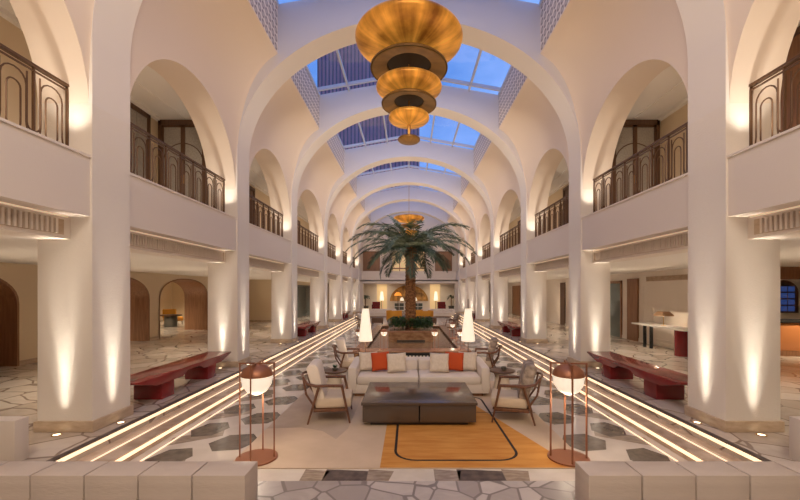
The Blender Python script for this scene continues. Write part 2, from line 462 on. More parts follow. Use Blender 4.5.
# upper corridors and aisle ceilings, outer walls
for s in (-1, 1):
    u = MB()
    u.box(s * 4.33, s * 6.2, -4, 36, 3.2, 3.4)               # balcony floor slab
    struct('floor_%s_balcony' % SIDE[s], u, M['ceil'], 'balcony floor slab on the %s side' % SIDE[s])
    u = MB(); u.box(s * 4.75, s * 6.2, -4, 36, 5.92, 6.1); u.box(s * 5.9, s * 6.0, -4, 33, 5.84, 5.92); u.box(s * 5.35, s * 5.38, -4, 36, 5.9, 5.93)
    struct('ceiling_%s_balcony' % SIDE[s], u, M['ceil'], 'flat ceiling of the %s balcony' % SIDE[s])
    u = MB(); u.box(s * 6.0, s * 6.2, -4, 36, 3.4, 5.92); struct('wall_%s_balcony' % SIDE[s], u, M['cream'], 'cream back wall of the %s balcony' % SIDE[s])
    u = MB(); u.box(s * 4.75, s * 16, -4, 36, ZBEAM, ZBEAM + .2); struct('ceiling_%s_aisle' % SIDE[s], u, M['ceil'], 'flat white ceiling of the %s aisle' % SIDE[s])
# roof outside the well, to keep the sky out
u = MB()
for s in (-1, 1): u.box(s * 3.18, s * 6.2, -4, 36, 8.5, 8.6); u.box(s * 6.1, s * 6.2, -4, 36, 6, 8.5)
u.box(-6.2, 6.2, -4, .6, 8.5, 9.3)
struct('ceiling_roof', u, M['ceil'], 'flat roof edge beside the skylight')

# skylights
k = 0
for (a, b) in [(bays[i][0], bays[i][1]) for i in range(len(bays))]:
    fr = MB()
    for x in (-3.1, -2.07, -1.03, 0, 1.03, 2.07, 3.1):
        z = roofz(x); fr.box(x - .03, x + .03, a, b, z - .06, z + .04)
    for yy in (b - .42, a + .3):
        for s in (-1, 1):
            fr.add([(0, yy, 9.04), (s * 3.1, yy, 8.49), (s * 3.1, yy, 8.6), (0, yy, 9.15), (0, yy + .07, 9.04), (s * 3.1, yy + .07, 8.49), (s * 3.1, yy + .07, 8.6), (0, yy + .07, 9.15)],
                   [(0, 1, 2, 3), (4, 7, 6, 5), (0, 4, 5, 1), (3, 2, 6, 7)])
    k += 1
    o = struct('window_%d' % k, fr, M['mull'], 'pitched skylight between arches, %s from the camera' % ORD[k - 1])
    gl = MB()
    for s in (-1, 1): gl.add([(0, a, 9.13), (s * 3.1, a, 8.58), (s * 3.1, b, 8.58), (0, b, 9.13)], [(0, 1, 2, 3)])
    gl.build('glazing', M['glass'], o)

# ------------------------------------------------------------------ railings
def arcpts(cx, cz, r, a0, a1, n=8): return [(cx + r * math.cos(a0 + (a1 - a0) * i / n), cz + r * math.sin(a0 + (a1 - a0) * i / n)) for i in range(n + 1)]
def make_railing(L, label, group):
    """along +Y from 0 to L, base at z=0, height .9"""
    t = thing('balcony_railing', label, 'railing', group=group)
    MB().box(-.03, .03, 0, L, .87, .90).box(-.012, .012, 0, L, .82, .835).build('handrail', M['bronze'], t)
    MB().box(-.014, .014, 0, L, .035, .055).build('bottom_rail', M['bronze'], t)
    n = max(2, round(L / .43)); p = L / n
    def loop(pts, r=.0095): return MB().tube([(0, y, z) for y, z in pts], r, 5)
    for k in range(n + 1):
        yy = min(max(k * p, .015), L - .015)
        MB().box(-.014, .014, yy - .010, yy + .010, 0, .87).build('post', M['bronze'], t)
    for k in range(n):
        c = (k + .5) * p; w = p * .31
        top = [(c - w, .2)] + arcpts(c, .62, w, PI, 0) + [(c + w, .2)]
        lo = [(c - w - .05, .06)] + [(c - w - .01, .12)]
        m = loop(lo + top + [(c + w + .01, .12), (c + w + .05, .06)])
        m.build('arch_loop', M['bronze'], t)
        w2 = w * .55
        m = loop([(c - w2, .15)] + arcpts(c, .54, w2, PI, 0) + [(c + w2, .15)] + arcpts(c, .15, w2, 0, -PI)[1:])
        m.v and m.build('pill_loop', M['bronze'], t)
    for k in range(1, n):
        c = k * p; w = p * .17
        loop([(c - w, .78)] + [(c - w, .2)] + arcpts(c, .2, w, PI, 2 * PI)[1:] + [(c + w, .78)]).build('lower_loop', M['bronze'], t)
    return t
protos = {}
for bi, (a, b) in enumerate(bays):
    for s in (-1, 1):
        L = round(b - a, 3)
        pos = 'nearest, just overhead' if bi == 0 else '%s from the camera' % ORD[bi]
        lab = f'bronze looped balcony railing on the {SIDE[s]} side, {pos}'
        g = f'{SIDE[s]} balcony railings'
        if L not in protos:
            t = make_railing(L, lab, g); protos[L] = t; t.location = (s * 4.40, a, ZB - .1)
            t.location = (s * 4.36, a, ZB + .03)
        else:
            dup(protos[L], (s * 4.36, a, ZB + .03), 0, lab, g)

# ------------------------------------------------------------------ balcony doors
def double_door(name_, label, w, h, loc, rz):
    """opening centred on x, facing -Y"""
    t = thing(name_, label, 'door', loc, rz)
    m = MB(); m.box(-w / 2, w / 2, 0, .08, h - .12, h); m.box(-w / 2, -w / 2 + .07, 0, .08, 0, h); m.box(w / 2 - .07, w / 2, 0, .08, 0, h)
    m.build('door_frame', M['brown'], t)
    for sg in (-1, 1):
        x0, x1 = (0.0, sg * (w / 2 - .07))
        d = MB(); xa, xb = min(x0, x1), max(x0, x1)
        d.box(xa, xa + .05, .02, .06, 0, h - .12); d.box(xb - .05, xb, .02, .06, 0, h - .12)
        d.box(xa, xb, .02, .06, 0, .1); d.box(xa, xb, .02, .06, h - .17, h - .12)
        c = x0; R = abs(x1) - .03
        arc = [(c + sg * R * math.sin(q), h - .55 - R + .0 + R * math.cos(q)) for q in [PI / 2 * i / 8 for i in range(9)]]
        d.tube([(x, .03, z) for x, z in arc] + [(arc[-1][0], .03, .1)], .012, 5)
        dd = d.build('door_leaf', M['brown'], t)
        MB().box(xa + .05, xb - .05, .035, .05, .1, h - .17).build('glass_panel', M['frost'], dd)
        MB().box(sg * .03 - .01, sg * .03 + .01, -.02, .02, .95, 1.15).build('handle', M['brassrod'], dd)
    return t
for s in (-1, 1):
    u = MB(); u.box(s * 4.75, s * 4.80, 9.05, 9.15, 3.4, 5.92); u.box(s * 5.95, s * 6.0, 9.05, 9.15, 3.4, 5.92)
    struct('wall_%s_partition' % SIDE[s], u, M['cream'], 'narrow partition beside the %s balcony double door' % SIDE[s])
    double_door('balcony_door', f'brown framed frosted double door closing the {SIDE[s]} balcony', 1.15, 2.46, (s * 5.37, 9.0, 3.4), 0)
def side_door(name_, label, y0, y1, z0, z1, x, s, m1, m2, cat='door'):
    t = thing(name_, label, cat, (x, (y0 + y1) / 2, z0))
    w = (y1 - y0) / 2; h = z1 - z0
    fr = MB(); fr.box(0, -s * .05, -w, -w + .08, 0, h); fr.box(0, -s * .05, w - .08, w, 0, h); fr.box(0, -s * .05, -w, w, h - .1, h)
    fr.build('door_frame', m1, t)
    MB().box(0, -s * .02, -w + .08, -.01, 0, h - .1).build('door_leaf', m2, t)
    MB().box(0, -s * .02, .01, w - .08, 0, h - .1).build('door_leaf', m2, t)
    return t
side_door('balcony_side_door', 'dark framed balcony side door beside the left partition', 7.95, 8.75, 3.4, 5.84, -5.999, -1, M['brown'], M['frost'])
side_door('balcony_side_door', 'dark framed balcony side door high at the right edge', 5.2, 6.3, 3.4, 5.84, 5.999, 1, M['brown'], M['wood'])
for s in (-1, 1):
    side_door('balcony_side_door', f'brown balcony door seen through third arch on the {SIDE[s]}', 13.3, 14.7, 3.4, 5.75, s * 5.999, s, M['brown'], M['brown'])
    side_door('balcony_side_door', f'brown balcony door seen through fourth arch on the {SIDE[s]}', 19.0, 20.8, 3.4, 5.6, s * 5.999, s, M['brown'], M['wood'])
    side_door('balcony_side_door', f'far brown balcony door on the {SIDE[s]} side', 25.5, 27.5, 3.4, 5.6, s * 5.999, s, M['brown'], M['wood'])

# ------------------------------------------------------------------ left aisle wall with timber lined arches
XW = -9.4
arches = [(5.7, 9.1), (10.3, 13.7), (14.3, 17.7)]
def archpts(y0, y1, h=2.28, sp=1.45, n=20):
    yc = (y0 + y1) / 2; r = (y1 - y0) / 2
    return [(y0, 0)] + [(yc - r * math.copysign(abs(math.cos(PI * k / n)) ** .85, math.cos(PI * k / n)), sp + (h - sp) * math.sin(PI * k / n) ** .85) for k in range(n + 1)] + [(y1, 0)]
w = MB(); segs = [-4] + [v for a in arches for v in a] + [22]
for i in range(0, len(segs), 2): w.box(XW, XW - .2, segs[i], segs[i + 1], 0, ZBEAM)
for a in arches:
    P = archpts(*a)[1:-1]
    for i in range(len(P) - 1):
        q = [P[i], P[i + 1]]
        for x in (XW, XW - .2):
            w.add([(x, q[0][0], q[0][1]), (x, q[1][0], q[1][1]), (x, q[1][0], ZBEAM), (x, q[0][0], ZBEAM)], [(0, 1, 2, 3)])
w.box(XW, -7.5, 22, 22.2, 0, ZBEAM)
w.box(-7.5, -7.7, 22.2, 36, 0, ZBEAM)
struct('wall_left', w, M['cream'], 'cream aisle wall on the left pierced by arched openings')
b_ = MB()
for i in range(0, len(segs), 2): b_.box(XW + .02, XW, segs[i], segs[i + 1], 0, .12)
b_.box(XW, -7.5, 21.98, 22, 0, .12)
struct('baseboard_left', b_, M['plinth'], 'stone skirting along the left aisle wall')
for i, a in enumerate(arches):
    P = archpts(a[0] + .012, a[1] - .012, 2.27); m = MB(); n = len(P)
    vs = []; 
    for x in (XW + .03, XW - 1.05):
        for y, z in P: vs.append((x, y, z))
    fs = [(k, k + 1, n + k + 1, n + k) for k in range(n - 1)]
    m.add(vs, fs)
    for k in range(n - 1):          # thin rim
        (y0, z0), (y1, z1) = P[k], P[k + 1]
        cy = (a[0] + a[1]) / 2
        sc = lambda y, z: (cy + (y - cy) * 1.03, z * 1.02)
        m.add([(XW + .03, y0, z0), (XW + .03, y1, z1), (XW + .03, *sc(y1, z1)), (XW + .03, *sc(y0, z0))], [(0, 1, 2, 3)])
    o = struct('door_%d' % (i + 1), m, M['wood'], 'walnut lined arched opening in left wall, %s from the camera' % ORD[i], smooth=60)
    if i == 0:
        MB().box(XW - .95, XW - 1.0, a[0], a[1], 0, 2.28).build('door_panel', M['wood'], o)
r_ = MB(); r_.box(-15, -15.2, 2, 24, 0, ZBEAM); r_.box(-15, -10.5, 24, 24.2, 0, ZBEAM)
struct('wall_left_lounge', r_, M['cream'], 'cream walls of the side lounge seen through the arches')
# vent slot and pale furniture in side lounge
v = MB(); v.box(-12.9, -11.9, 23.97, 24, 1.95, 2.25)
for k in range(8): v.box(-12.9 + .125 * k, -12.86 + .125 * k, 23.95, 23.97, 1.95, 2.25)
tag(v.build('wall_vent', M['ceramic']), 'grey louvred vent on the side lounge wall beyond the arch', 'vent')

# ------------------------------------------------------------------ right aisle
XR = 8.2
w = MB(); w.box(XR, XR + .2, 10.2, 36, 0, ZBEAM)
struct('wall_right', w, M['wall'], 'pale panelled aisle wall on the right')
w = MB()
for (y0, y1, z0, z1) in ((10.5, 13.3, 1.35, 2.02), (10.5, 12.7, .2, 1.25), (12.8, 13.3, .2, 1.25), (17.3, 20.0, .2, 1.5), (17.3, 20, 1.6, 2.2), (20.9, 23.5, .2, 2.2)):
    for q in ((y0, y1, z0, z0 + .03), (y0, y1, z1 - .03, z1), (y0, y0 + .03, z0, z1), (y1 - .03, y1, z0, z1)): w.box(XR - .015, XR, *q)
w.box(XR - .02, XR, 10.2, 36, 0, .12)
struct('trim_right_panelling', w, M['wall'], 'raised panel mouldings on the right aisle wall')
w = MB(); w.box(15, 15.2, -4, 14.2, 0, ZBEAM); w.box(8.4, 15, 14, 14.2, 0, ZBEAM)
struct('wall_right_reception', w, M['wall'], 'reception room walls at the right edge')
w = MB(); w.box(8.4, 12.5, 10.3, 10.5, 2.12, ZBEAM)
tag(w.build('timber_beam', M['wood']), 'honey brown timber beam above the reception counter', 'beam')
v = MB(); v.box(XR - .03, XR - .001, 11.0, 13.1, 2.13, 2.29)
for k in range(40): v.box(XR - .04, XR - .03, 11.03 + .052 * k, 11.05 + .052 * k, 2.14, 2.28)
tag(v.build('wall_vent', M['plinth']), 'long louvred air vent high on right aisle wall', 'vent')
v = MB(); v.box(XR - .06, XR - .002, 13.55, 14.2, 0, 2.25)
tag(v.build('wood_pilaster', M['wood']), 'flat walnut pilaster on the right aisle wall', 'pilaster')
side_door('aisle_door', 'glazed dark aisle door with walnut frame beyond the console', 14.6, 16.6, 0, 2.2, XR - .001, 1, M['wood'], M['window_in'])
v = MB(); v.box(XR - .05, XR - .001, 19.9, 20.5, 0, 2.25)
tag(v.build('wood_pilaster', M['brown']), 'narrow dark timber pilaster behind the second and third right columns', 'pilaster')
side_door('aisle_door', 'brown timber aisle door behind the third right column', 27.5, 30.0, 0, 2.2, XR - .001, 1, M['wood'], M['wood'])
side_door('aisle_door', 'grey green glazed aisle doors behind the third left column', 24.2, 29.5, 0, 2.2, -7.499, -1, M['ceramic'], M['window_in'])
# reception
t = thing('reception_counter', 'tan leather fronted reception counter at right edge', 'counter', (10.9, 10.5, 0))
MB().box(-1.5, 1.5, 0, .7, .14, .92).build('front_panel', M['lattan'], t, bevel=.02)
MB().box(-1.5, 1.5, -.0, .7, 0, .14).build('kick_base', M['wood'], t)
MB().box(-1.55, 1.55, -.05, .75, .92, .97).build('countertop', M['black'], t, bevel=.01)
t = thing('arched_window', 'dark arched window with blue panes behind the reception counter', 'window', (13.75, 13.95, 1.0))
P = [(-.55, 0)] + [(-.55 * math.cos(PI * k / 12), .75 + .45 * math.sin(PI * k / 12)) for k in range(13)] + [(.55, 0)]
MB().prism(P, 'y', 0, .04).build('frame', M['brown'], t)
g = MB()
for i in range(3):
    for j in range(4): g.box(-.4 + .28 * i, -.16 + .28 * i, -.01, 0, .06 + .24 * j, .25 + .24 * j)
g.build('pane', M['bluewin'], t)
# console table + lamp
t = thing('console_table', 'marble topped console table on red drum leg, right aisle wall', 'table', (7.6, 11.3, 0))
P = [(-.28, 1.2), (-.28, -1.0)] + [(-.28 * math.cos(PI * k / 10), -1.0 - .28 * math.sin(PI * k / 10)) for k in range(1, 10)] + [(.28, -1.0), (.28, 1.2)]
MB().prism(P, 'z', .72, .77).build('tabletop', M['marble_top'], t)
MB().lathe([(.2, 0), (.2, .72)], 28, (.0, -.75, 0)).build('leg', M['redlac'], t)
for yy in (.62, .95): MB().lathe([(.05, 0), (.05, .72)], 14, (0, yy, 0)).build('leg', M['black'], t)
t = thing('table_lamp', 'small table lamp with bronze shade on the marble console', 'lamp', (7.6, 11.35, .77))
MB().lathe([(.07, 0), (.07, .015), (.012, .02), (.012, .34)], 16).build('stem', M['brassrod'], t)
MB().lathe([(.27, .29), (.25, .33), (.15, .42), (0, .425)], 24, cap=False).build('lamp_shade', mat('bronze_shade', (.34, .19, .09), .45, .3), t)
MB().lathe([(.0, .26), (.03, .27), (.035, .30), (0, .33)], 12).build('bulb', M['shade'], t)

# ------------------------------------------------------------------ benches
def make_bench(lab, g):
    t = thing('lacquer_bench', lab, 'bench', group=g)
    P = [(-1.5, .42), (1.5, .42), (1.5, .395), (1.05, .27), (.35, .27), (.2, .35), (-.2, .35), (-.35, .27), (-1.05, .27), (-1.5, .395)]
    m = MB().prism(P, 'x', -.27, .27)
    m.build('seat', M['redlac'], t, bevel=.006)
    for yy in (-.72, .72):
        MB().box(-.235, .235, yy - .17, yy + .17, 0, .272).build('foot', M['redlac'], t, bevel=.006)
    return t
pb = None
for (a, b), w_ in ((bays[1], 'nearest'), (bays[3], 'second'), (bays[5], 'farthest')):
    for s in (-1, 1):
        lab = f'{w_} red lacquered bench between the {SIDE[s]} columns'
        if not pb: pb = make_bench(lab, 'red lacquered benches'); pb.location = (s * 4.33, (a + b) / 2 - .06, 0)
        else: dup(pb, (s * 4.33, (a + b) / 2 - .06, 0), 0, lab)

# ------------------------------------------------------------------ floor uplights (fixtures + lamps)
pu = None; LIGHTS = []
def add_light(kind, name, loc, energy, color, **k):
    l = bpy.data.lights.new(name, kind); l.energy = energy; l.color = color
    for a, v in k.items():
        if a != 'dir': setattr(l, a, v)
    o = bpy.data.objects.new(name, l); C.objects.link(o); o.location = loc
    if 'dir' in k: o.rotation_euler = Vector(k['dir']).to_track_quat('-Z', 'Y').to_euler()
    return o
WARM = (1, .90, .76)
for i, y in enumerate(YP):
    for s in (-1, 1):
        for face in ('front', 'nave'):
            p = (s * 4.40, y - HW - .115, 0) if face == 'front' else (s * 3.935, y, 0)
            if i == 0 and face == 'front': continue
            lab = f'round brass floor uplight at the {"front" if face == "front" else "inner"} foot of the {ORD[i]} {SIDE[s]} column'
            if not pu:
                pu = thing('floor_uplight', lab, 'uplight', p, 0, 'floor uplights at the columns')
                MB().lathe([(.055, 0), (.055, .008), (.04, .008), (.04, .004)], 20, cap=False).build('bezel', M['brassrod'], pu)
                MB().lathe([(0, .003), (.04, .003)], 16, cap=False).build('lens', M['uplight'], pu)
            else: dup(pu, p, 0, lab)
            q = (p[0], p[1], .03)
            tgt = Vector((0, .105, 1)) if face == 'front' else Vector((s * .105, 0, 1))
            add_light('SPOT', 'uplight_lamp', q, 290, WARM, spot_size=math.radians(19), spot_blend=1.0, shadow_soft_size=.03, dir=(0, .06, 1) if face == 'front' else (s * .06, 0, 1))
            add_light('SPOT', 'uplight_lamp', q, 50, WARM, spot_size=math.radians(34), spot_blend=1.0, shadow_soft_size=.03, dir=tgt)

# balcony uplights on the arch reveals
for (a, b) in bays[:-1]:
    for s in (-1, 1):
        q = (s * 4.24, b - .31, ZB + .06)
        add_light('SPOT', 'arch_uplight_lamp', q, 48, WARM, spot_size=math.radians(74), spot_blend=1, shadow_soft_size=.04, dir=(s * .04, .22, 1))
        q = (s * 4.24, a + .24, ZB + .06)
        add_light('SPOT', 'arch_uplight_lamp', q, 22, WARM, spot_size=math.radians(74), spot_blend=1, shadow_soft_size=.04, dir=(s * .04, -.22, 1))

# ------------------------------------------------------------------ near stone blocks
bl = None
def block(x, lab):
    global bl
    if not bl:
        bl = MB().box(-.194, .194, -.12, .12, 0, .44).build('stone_block', M['blockstone'], bevel=.006)
        tag(bl, lab, 'block', 'travertine blocks in the foreground rows'); bl.location = (x, 2.92, 0)
    else:
        o = bl.copy(); C.objects.link(o); o.location = (x, 2.92, 0); o['label'] = lab
for k in range(7):
    block(-1.208 - .195 - .398 * k, 'travertine block, %s from the inner end of the left foreground row' % ORD[k])
for k in range(7):
    block(1.326 + .195 + .398 * k, 'travertine block, %s from the inner end of the right foreground row' % ORD[k])
for s in (-1, 1):
    o = MB().box(s * 4.1, s * 6.0, 3.95, 4.1, 0, .45).build('stone_ledge', M['plasterwhite'], bevel=.006)
    tag(o, f'low pale stone ledge in front of nearest {SIDE[s]} column', 'ledge')

# ------------------------------------------------------------------ rug
z = LOW + .012
r_ = MB(); r_.box(-2.1, 2.1, 4.355, 8.6, LOW, z, 0)
def flat(pts, mi, dz): r_.add([(x, y, z + dz) for x, y in pts], [tuple(range(len(pts)))], mi)
flat([(-2.1, 5.6), (-1.6, 5.65), (-1.25, 5.5), (-1.0, 5.2), (-.9, 5.6), (-.9, 8.6), (-2.1, 8.6)], 1, .0006)
flat([(-.335, 4.36), (1.92, 4.36), (1.19, 6.7), (-.335, 6.7)], 2, .0012)
def ribbon(pts, w, closed=True):
    P = [Vector(p) for p in pts]; n = len(P); vs = []
    for i, p in enumerate(P):
        t = (P[(i + 1) % n] - P[i - 1]) if closed else P[min(i + 1, n - 1)] - P[max(0, i - 1)]
        nn = Vector((-t.y, t.x)).normalized() * w / 2
        vs += [(*(p + nn), z + .002), (*(p - nn), z + .002)]
    fs = [(2 * i, 2 * i + 1, (2 * i + 3) % (2 * n), (2 * i + 2) % (2 * n)) for i in range(n if closed else n - 1)]
    r_.add(vs, fs, 3)
def rrect(x0, x1, y0, y1, r):
    out = []
    for cx, cy, a in ((x0 + r, y0 + r, PI), (x1 - r, y0 + r, 1.5 * PI), (x1 - r, y1 - r, 0), (x0 + r, y1 - r, .5 * PI)):
        out += [(cx + r * math.cos(a + PI / 2 * k / 6), cy + r * math.sin(a + PI / 2 * k / 6)) for k in range(7)]
    return out
ribbon(rrect(-.17, 1.35, 4.55, 7.3, .26), .035)
ribbon([(1.0, 6.36), (1.3, 6.33), (2.1, 6.33)], .02, False)
tag(r_.build('area_rug', [M['rug'], M['rug_taupe'], M['rug_orange'], M['rug_line']], weld=False, recalc=False), 'beige and ochre rug with black looping line under the coffee table', 'rug')
F = z + .0035    # top of rug

# ------------------------------------------------------------------ coffee table
t = thing('coffee_table', 'large low taupe lacquer coffee table on the ochre rug', 'table', (.155, 6.3, F))
MB().box(-.87, .87, -.64, .64, .315, .36).build('tabletop', M['table'], t, bevel=.006)
for x0, x1 in ((-.85, -.01), (.01, .85)):
    d = MB().box(x0, x1, -.62, .62, .06, .31).build('drawer_block', M['table'], t, bevel=.004)
MB().box(-.74, .74, -.54, .54, 0, .06).build('base', M['tabledark'], t)

# ------------------------------------------------------------------ sofa and pillows
SX = .19
def make_sofa(lab, w=2.7, seats=2, mt=None):
    mt = mt or M['fabric']
    t = thing('sofa', lab, 'sofa')
    hw = w / 2
    MB().box(-hw + .02, hw - .02, -.48, .5, .06, .24).build('base', mt, t, bevel=.02)
    MB().box(-hw + .12, hw - .12, -.42, .42, 0, .06).build('plinth', M['wood'], t)
    MB().box(-hw + .05, hw - .05, .3, .52, .2, .605).build('backrest', mt, t, bevel=.05)
    for s in (-1, 1):
        P = [(-.5, .1), (.5, .1), (.5, .61), (.3, .61), (-.5, .56)]
        MB().prism(P, 'x', s * hw, s * (hw - .17)).build('arm', mt, t, bevel=.04)
    ww = (w - .34) / seats
    for k in range(seats):
        x0 = -hw + .17 + ww * k
        MB().box(x0 + .005, x0 + ww - .005, -.5, .3, .235, .39).build('seat_cushion', mt, t, bevel=.035)
        MB().box(x0 + .005, x0 + ww - .005, .16, .33, .37, .60).build('back_cushion', mt, t, bevel=.05)
    return t
so = make_sofa('long cream two seat sofa behind the coffee table', 2.72); so.location = (SX, 7.75, F)
def pillow(x, y, zc, size, m, lab, yaw=0, tilt=72, roll=0):
    M4 = Matrix.Rotation(math.radians(yaw), 4, 'Z') @ Matrix.Rotation(math.radians(tilt), 4, 'X') @ Matrix.Rotation(math.radians(roll), 4, 'Z')
    o = MB().pillow(size, size, .15, M4).build('throw_pillow', m, smooth=180)
    o.location = (x, y, zc); tag(o, lab, 'pillow', 'throw pillows on the cream sofa'); return o
def pxX(px, Y): return (px - 409) * Y / 380
pz = F + .39 + .195
pillow(pxX(368, 7.75), 7.80, pz, .38, M['pillow'], 'cream throw pillow at the far left end of the sofa', 10)
pillow(pxX(380.5, 7.7), 7.74, pz + .01, .38, M['orange'], 'orange throw pillow left of the sofa middle', 6, 70, 4)
pillow(pxX(396.5, 7.6), 7.62, pz + .005, .39, M['pillow'], 'cream throw pillow right beside the left orange pillow', -4, 68, 5)
pillow(pxX(439.5, 7.6), 7.62, pz + .005, .39, M['pillow'], 'cream throw pillow just left of the right orange pillow', 3, 68, -3)
pillow(pxX(454.5, 7.7), 7.74, pz + .01, .38, M['orange'], 'orange throw pillow on the right half of the sofa', -5, 70, -3)
pillow(pxX(468, 7.75), 7.80, pz, .38, M['pillow'], 'cream throw pillow at the far right end of the sofa', -10)

# ------------------------------------------------------------------ armchairs
def make_chair(lab, g, fab, back):
    t = thing('armchair', lab, 'chair', group=g); W = .32
    for s in (-1, 1):
        MB().tube([(-.32, s * (W + .02), 0), (-.16, s * W, .55)], [.014, .022], 8).build('leg', M['chairwood'], t)
        MB().tube([(.31, s * (W + .02), 0), (.19, s * W, .56)], [.014, .022], 8).build('leg', M['chairwood'], t)
        MB().tube([(.21, s * W, .565), (0, s * W, .57), (-.2, s * W, .57), (-.33, s * (W - .02), .60), (-.40, s * (W - .08), .68)], [.024, .024, .024, .022, .018], 8).build('armrest', M['chairwood'], t)
    m = MB().box(-.24, .26, -W, W, .17, .215)
    m.build('seat_frame', M['chairwood'], t, bevel=.008)
    m = MB()
    arc = [(-.40 - .05 * math.cos(PI * (k / 10 - .5)), -(W - .08) + 2 * (W - .08) * k / 10, .68 + .02 * math.sin(PI * k / 10)) for k in range(11)]
    m.tube(arc, .02, 8)
    for yy in (-.22, .22): m.tube([(-.22, yy, .2), (-.36, yy, .42), (-.41, yy, .68)], .016, 6)
    arc2 = [(-.36 - .04 * math.cos(PI * (k / 10 - .5)), -(W - .06) + 2 * (W - .06) * k / 10, .46) for k in range(11)]; m.tube(arc2, .014, 6)
    m.build('back_frame', M['chairwood'], t)
    MB().box(-.22, .33, -W + .035, W - .035, .215, .37).build('seat_cushion', fab, t, bevel=.035)
    P = [(-.22, .34), (-.07, .36), (-.17, .83), (-.21, .89), (-.32, .885), (-.36, .82)]
    MB().prism(P, 'y', -W + .05, W - .05).build('back_cushion', back, t, bevel=.03)
    return t
G = 'wood framed armchairs round the sofa'
c1 = make_chair('wood framed armchair with cream cushions left of coffee table', G, M['chairfab'], M['fabric'])
c1.location = (-1.25, 6.12, F + .006); c1.rotation_euler = (0, 0, math.radians(6))
c2 = make_chair('wood framed armchair with mottled back right of coffee table', G, M['chairfab'], M['chairback'])
c2.location = (1.66, 6.10, F + .006); c2.rotation_euler = (0, 0, math.radians(180 - 14))
dup(c1, (-1.42, 9.35, LOW), math.radians(8), 'wood framed armchair behind the left end of the sofa', G)
dup(c2, (1.82, 9.35, LOW), math.radians(180 - 14), 'wood framed armchair behind the right end of the sofa', G)

# side tables
def make_side(lab):
    t = thing('side_table', lab, 'table')
    MB().lathe([(.0, .47), (.24, .47), (.25, .485), (.24, .50), (0, .50)], 28).build('tabletop', M['brown'], t)
    MB().lathe([(.19, 0), (.18, .03), (.12, .40), (.13, .47)], 24).build('pedestal', M['pillow'], t)
    return t
s1 = make_side('round dark topped side table left of the cream sofa'); s1.location = (-1.44, 7.35, F)
s2 = dup(s1, (1.80, 7.35, F), 0, 'round dark topped side table right of the cream sofa')
t = thing('succulent_plant', 'small green succulent in bowl on left side table', 'plant', (-1.42, 7.3, F + .50))
MB().lathe([(.03, 0), (.055, .02), (.06, .05)], 14).build('bowl', M['ceramic'], t)
m = MB()
for k in range(16):
    a = k * 2.4; r = .025 + .03 * (k / 16); m.add([(0, 0, .04), (r * math.cos(a - .3), r * math.sin(a - .3), .08), (r * 1.7 * math.cos(a), r * 1.7 * math.sin(a), .11), (r * math.cos(a + .3), r * math.sin(a + .3), .08)], [(0, 1, 2, 3)])
m.build('leaves', M['leaf'], t)
t = tag(MB().lathe([(.025, 0), (.05, .03), (.055, .07), (.045, .07), (.04, .02), (0, .015)], 16).build('ceramic_bowl', M['ceramic'], loc=(1.82, 7.3, F + .50)), 'small dark ceramic bowl on right side table', 'bowl')

# ------------------------------------------------------------------ globe cage lamps
def make_globe_lamp(lab, g):
    t = thing('globe_floor_lamp', lab, 'lamp', group=g)
    MB().lathe([(0, 0), (.24, 0), (.24, .018), (0, .018)], 40).build('base', M['copper'], t)
    H = 1.16
    for k in range(4):
        a = PI / 4 + k * PI / 2 + .35
        x, y = .205 * math.cos(a), .205 * math.sin(a)
        MB().box(x - .008, x + .008, y - .008, y + .008, .018, H).build('post', M['copper'], t)
    m = MB()
    for k in (0, 1):
        a = PI / 4 + k * PI / 2 + .35; x, y = .215 * math.cos(a), .215 * math.sin(a)
        m.tube([(x, y, H - .01), (-x, -y, H - .01)], .012, 4)
    m.build('top_frame', M['copper'], t)
    # egg shaped glass with a domed metal cap
    c = 1.0
    MB().lathe([(0, c - .23), (.05, c - .222), (.115, c - .185), (.165, c - .11), (.183, c)], 32, cap=False).build('glass_shade', M['globe'], t, smooth=80)
    MB().lathe([(.0, c + .0), (.18, c), (.188, c + .005), (.188, c + .02), (.16, c + .08), (.10, c + .125), (.03, c + .14), (.02, c + .155)], 32).build('cap', M['copper'], t, smooth=50)
    return t
lg = make_globe_lamp('copper caged globe floor lamp at left front of the rug', 'copper caged globe lamps')
lg.location = (-1.84, 4.60, F); lg.rotation_euler = (0, 0, .47)
dup(lg, (1.93, 4.60, F), .25, 'copper caged globe floor lamp at right front of the rug')
for x, y, lab in ((-1.84, 4.6, 0), (1.93, 4.6, 0)):
    add_light('POINT', 'globe_lamp_light', (x, y, F + .66), 9, (1, .82, .6), shadow_soft_size=.05)

# cone floor lamps
def make_cone(lab):
    t = thing('cone_floor_lamp', lab, 'lamp')
    MB().lathe([(0, 0), (.13, 0), (.13, .02), (0, .02)], 24).build('base', M['bronze'], t)
    MB().tube([(0, 0, .02), (0, 0, 1.85)], .009, 8).build('pole', M['bronze'], t)
    MB().lathe([(.165, .86), (.075, 1.62), (0, 1.62)], 32, cap=False).build('lamp_shade', M['shade'], t)
    return t
lc = make_cone('white cone shaded floor lamp behind left end of sofa'); lc.location = (-1.03, 9.0, LOW)
dup(lc, (1.40, 9.0, LOW), 0, 'white cone shaded floor lamp behind right end of sofa')
for x in (-1.03, 1.40): add_light('POINT', 'cone_lamp_light', (x, 9.0, .55), 6, (1, .8, .58), shadow_soft_size=.05)

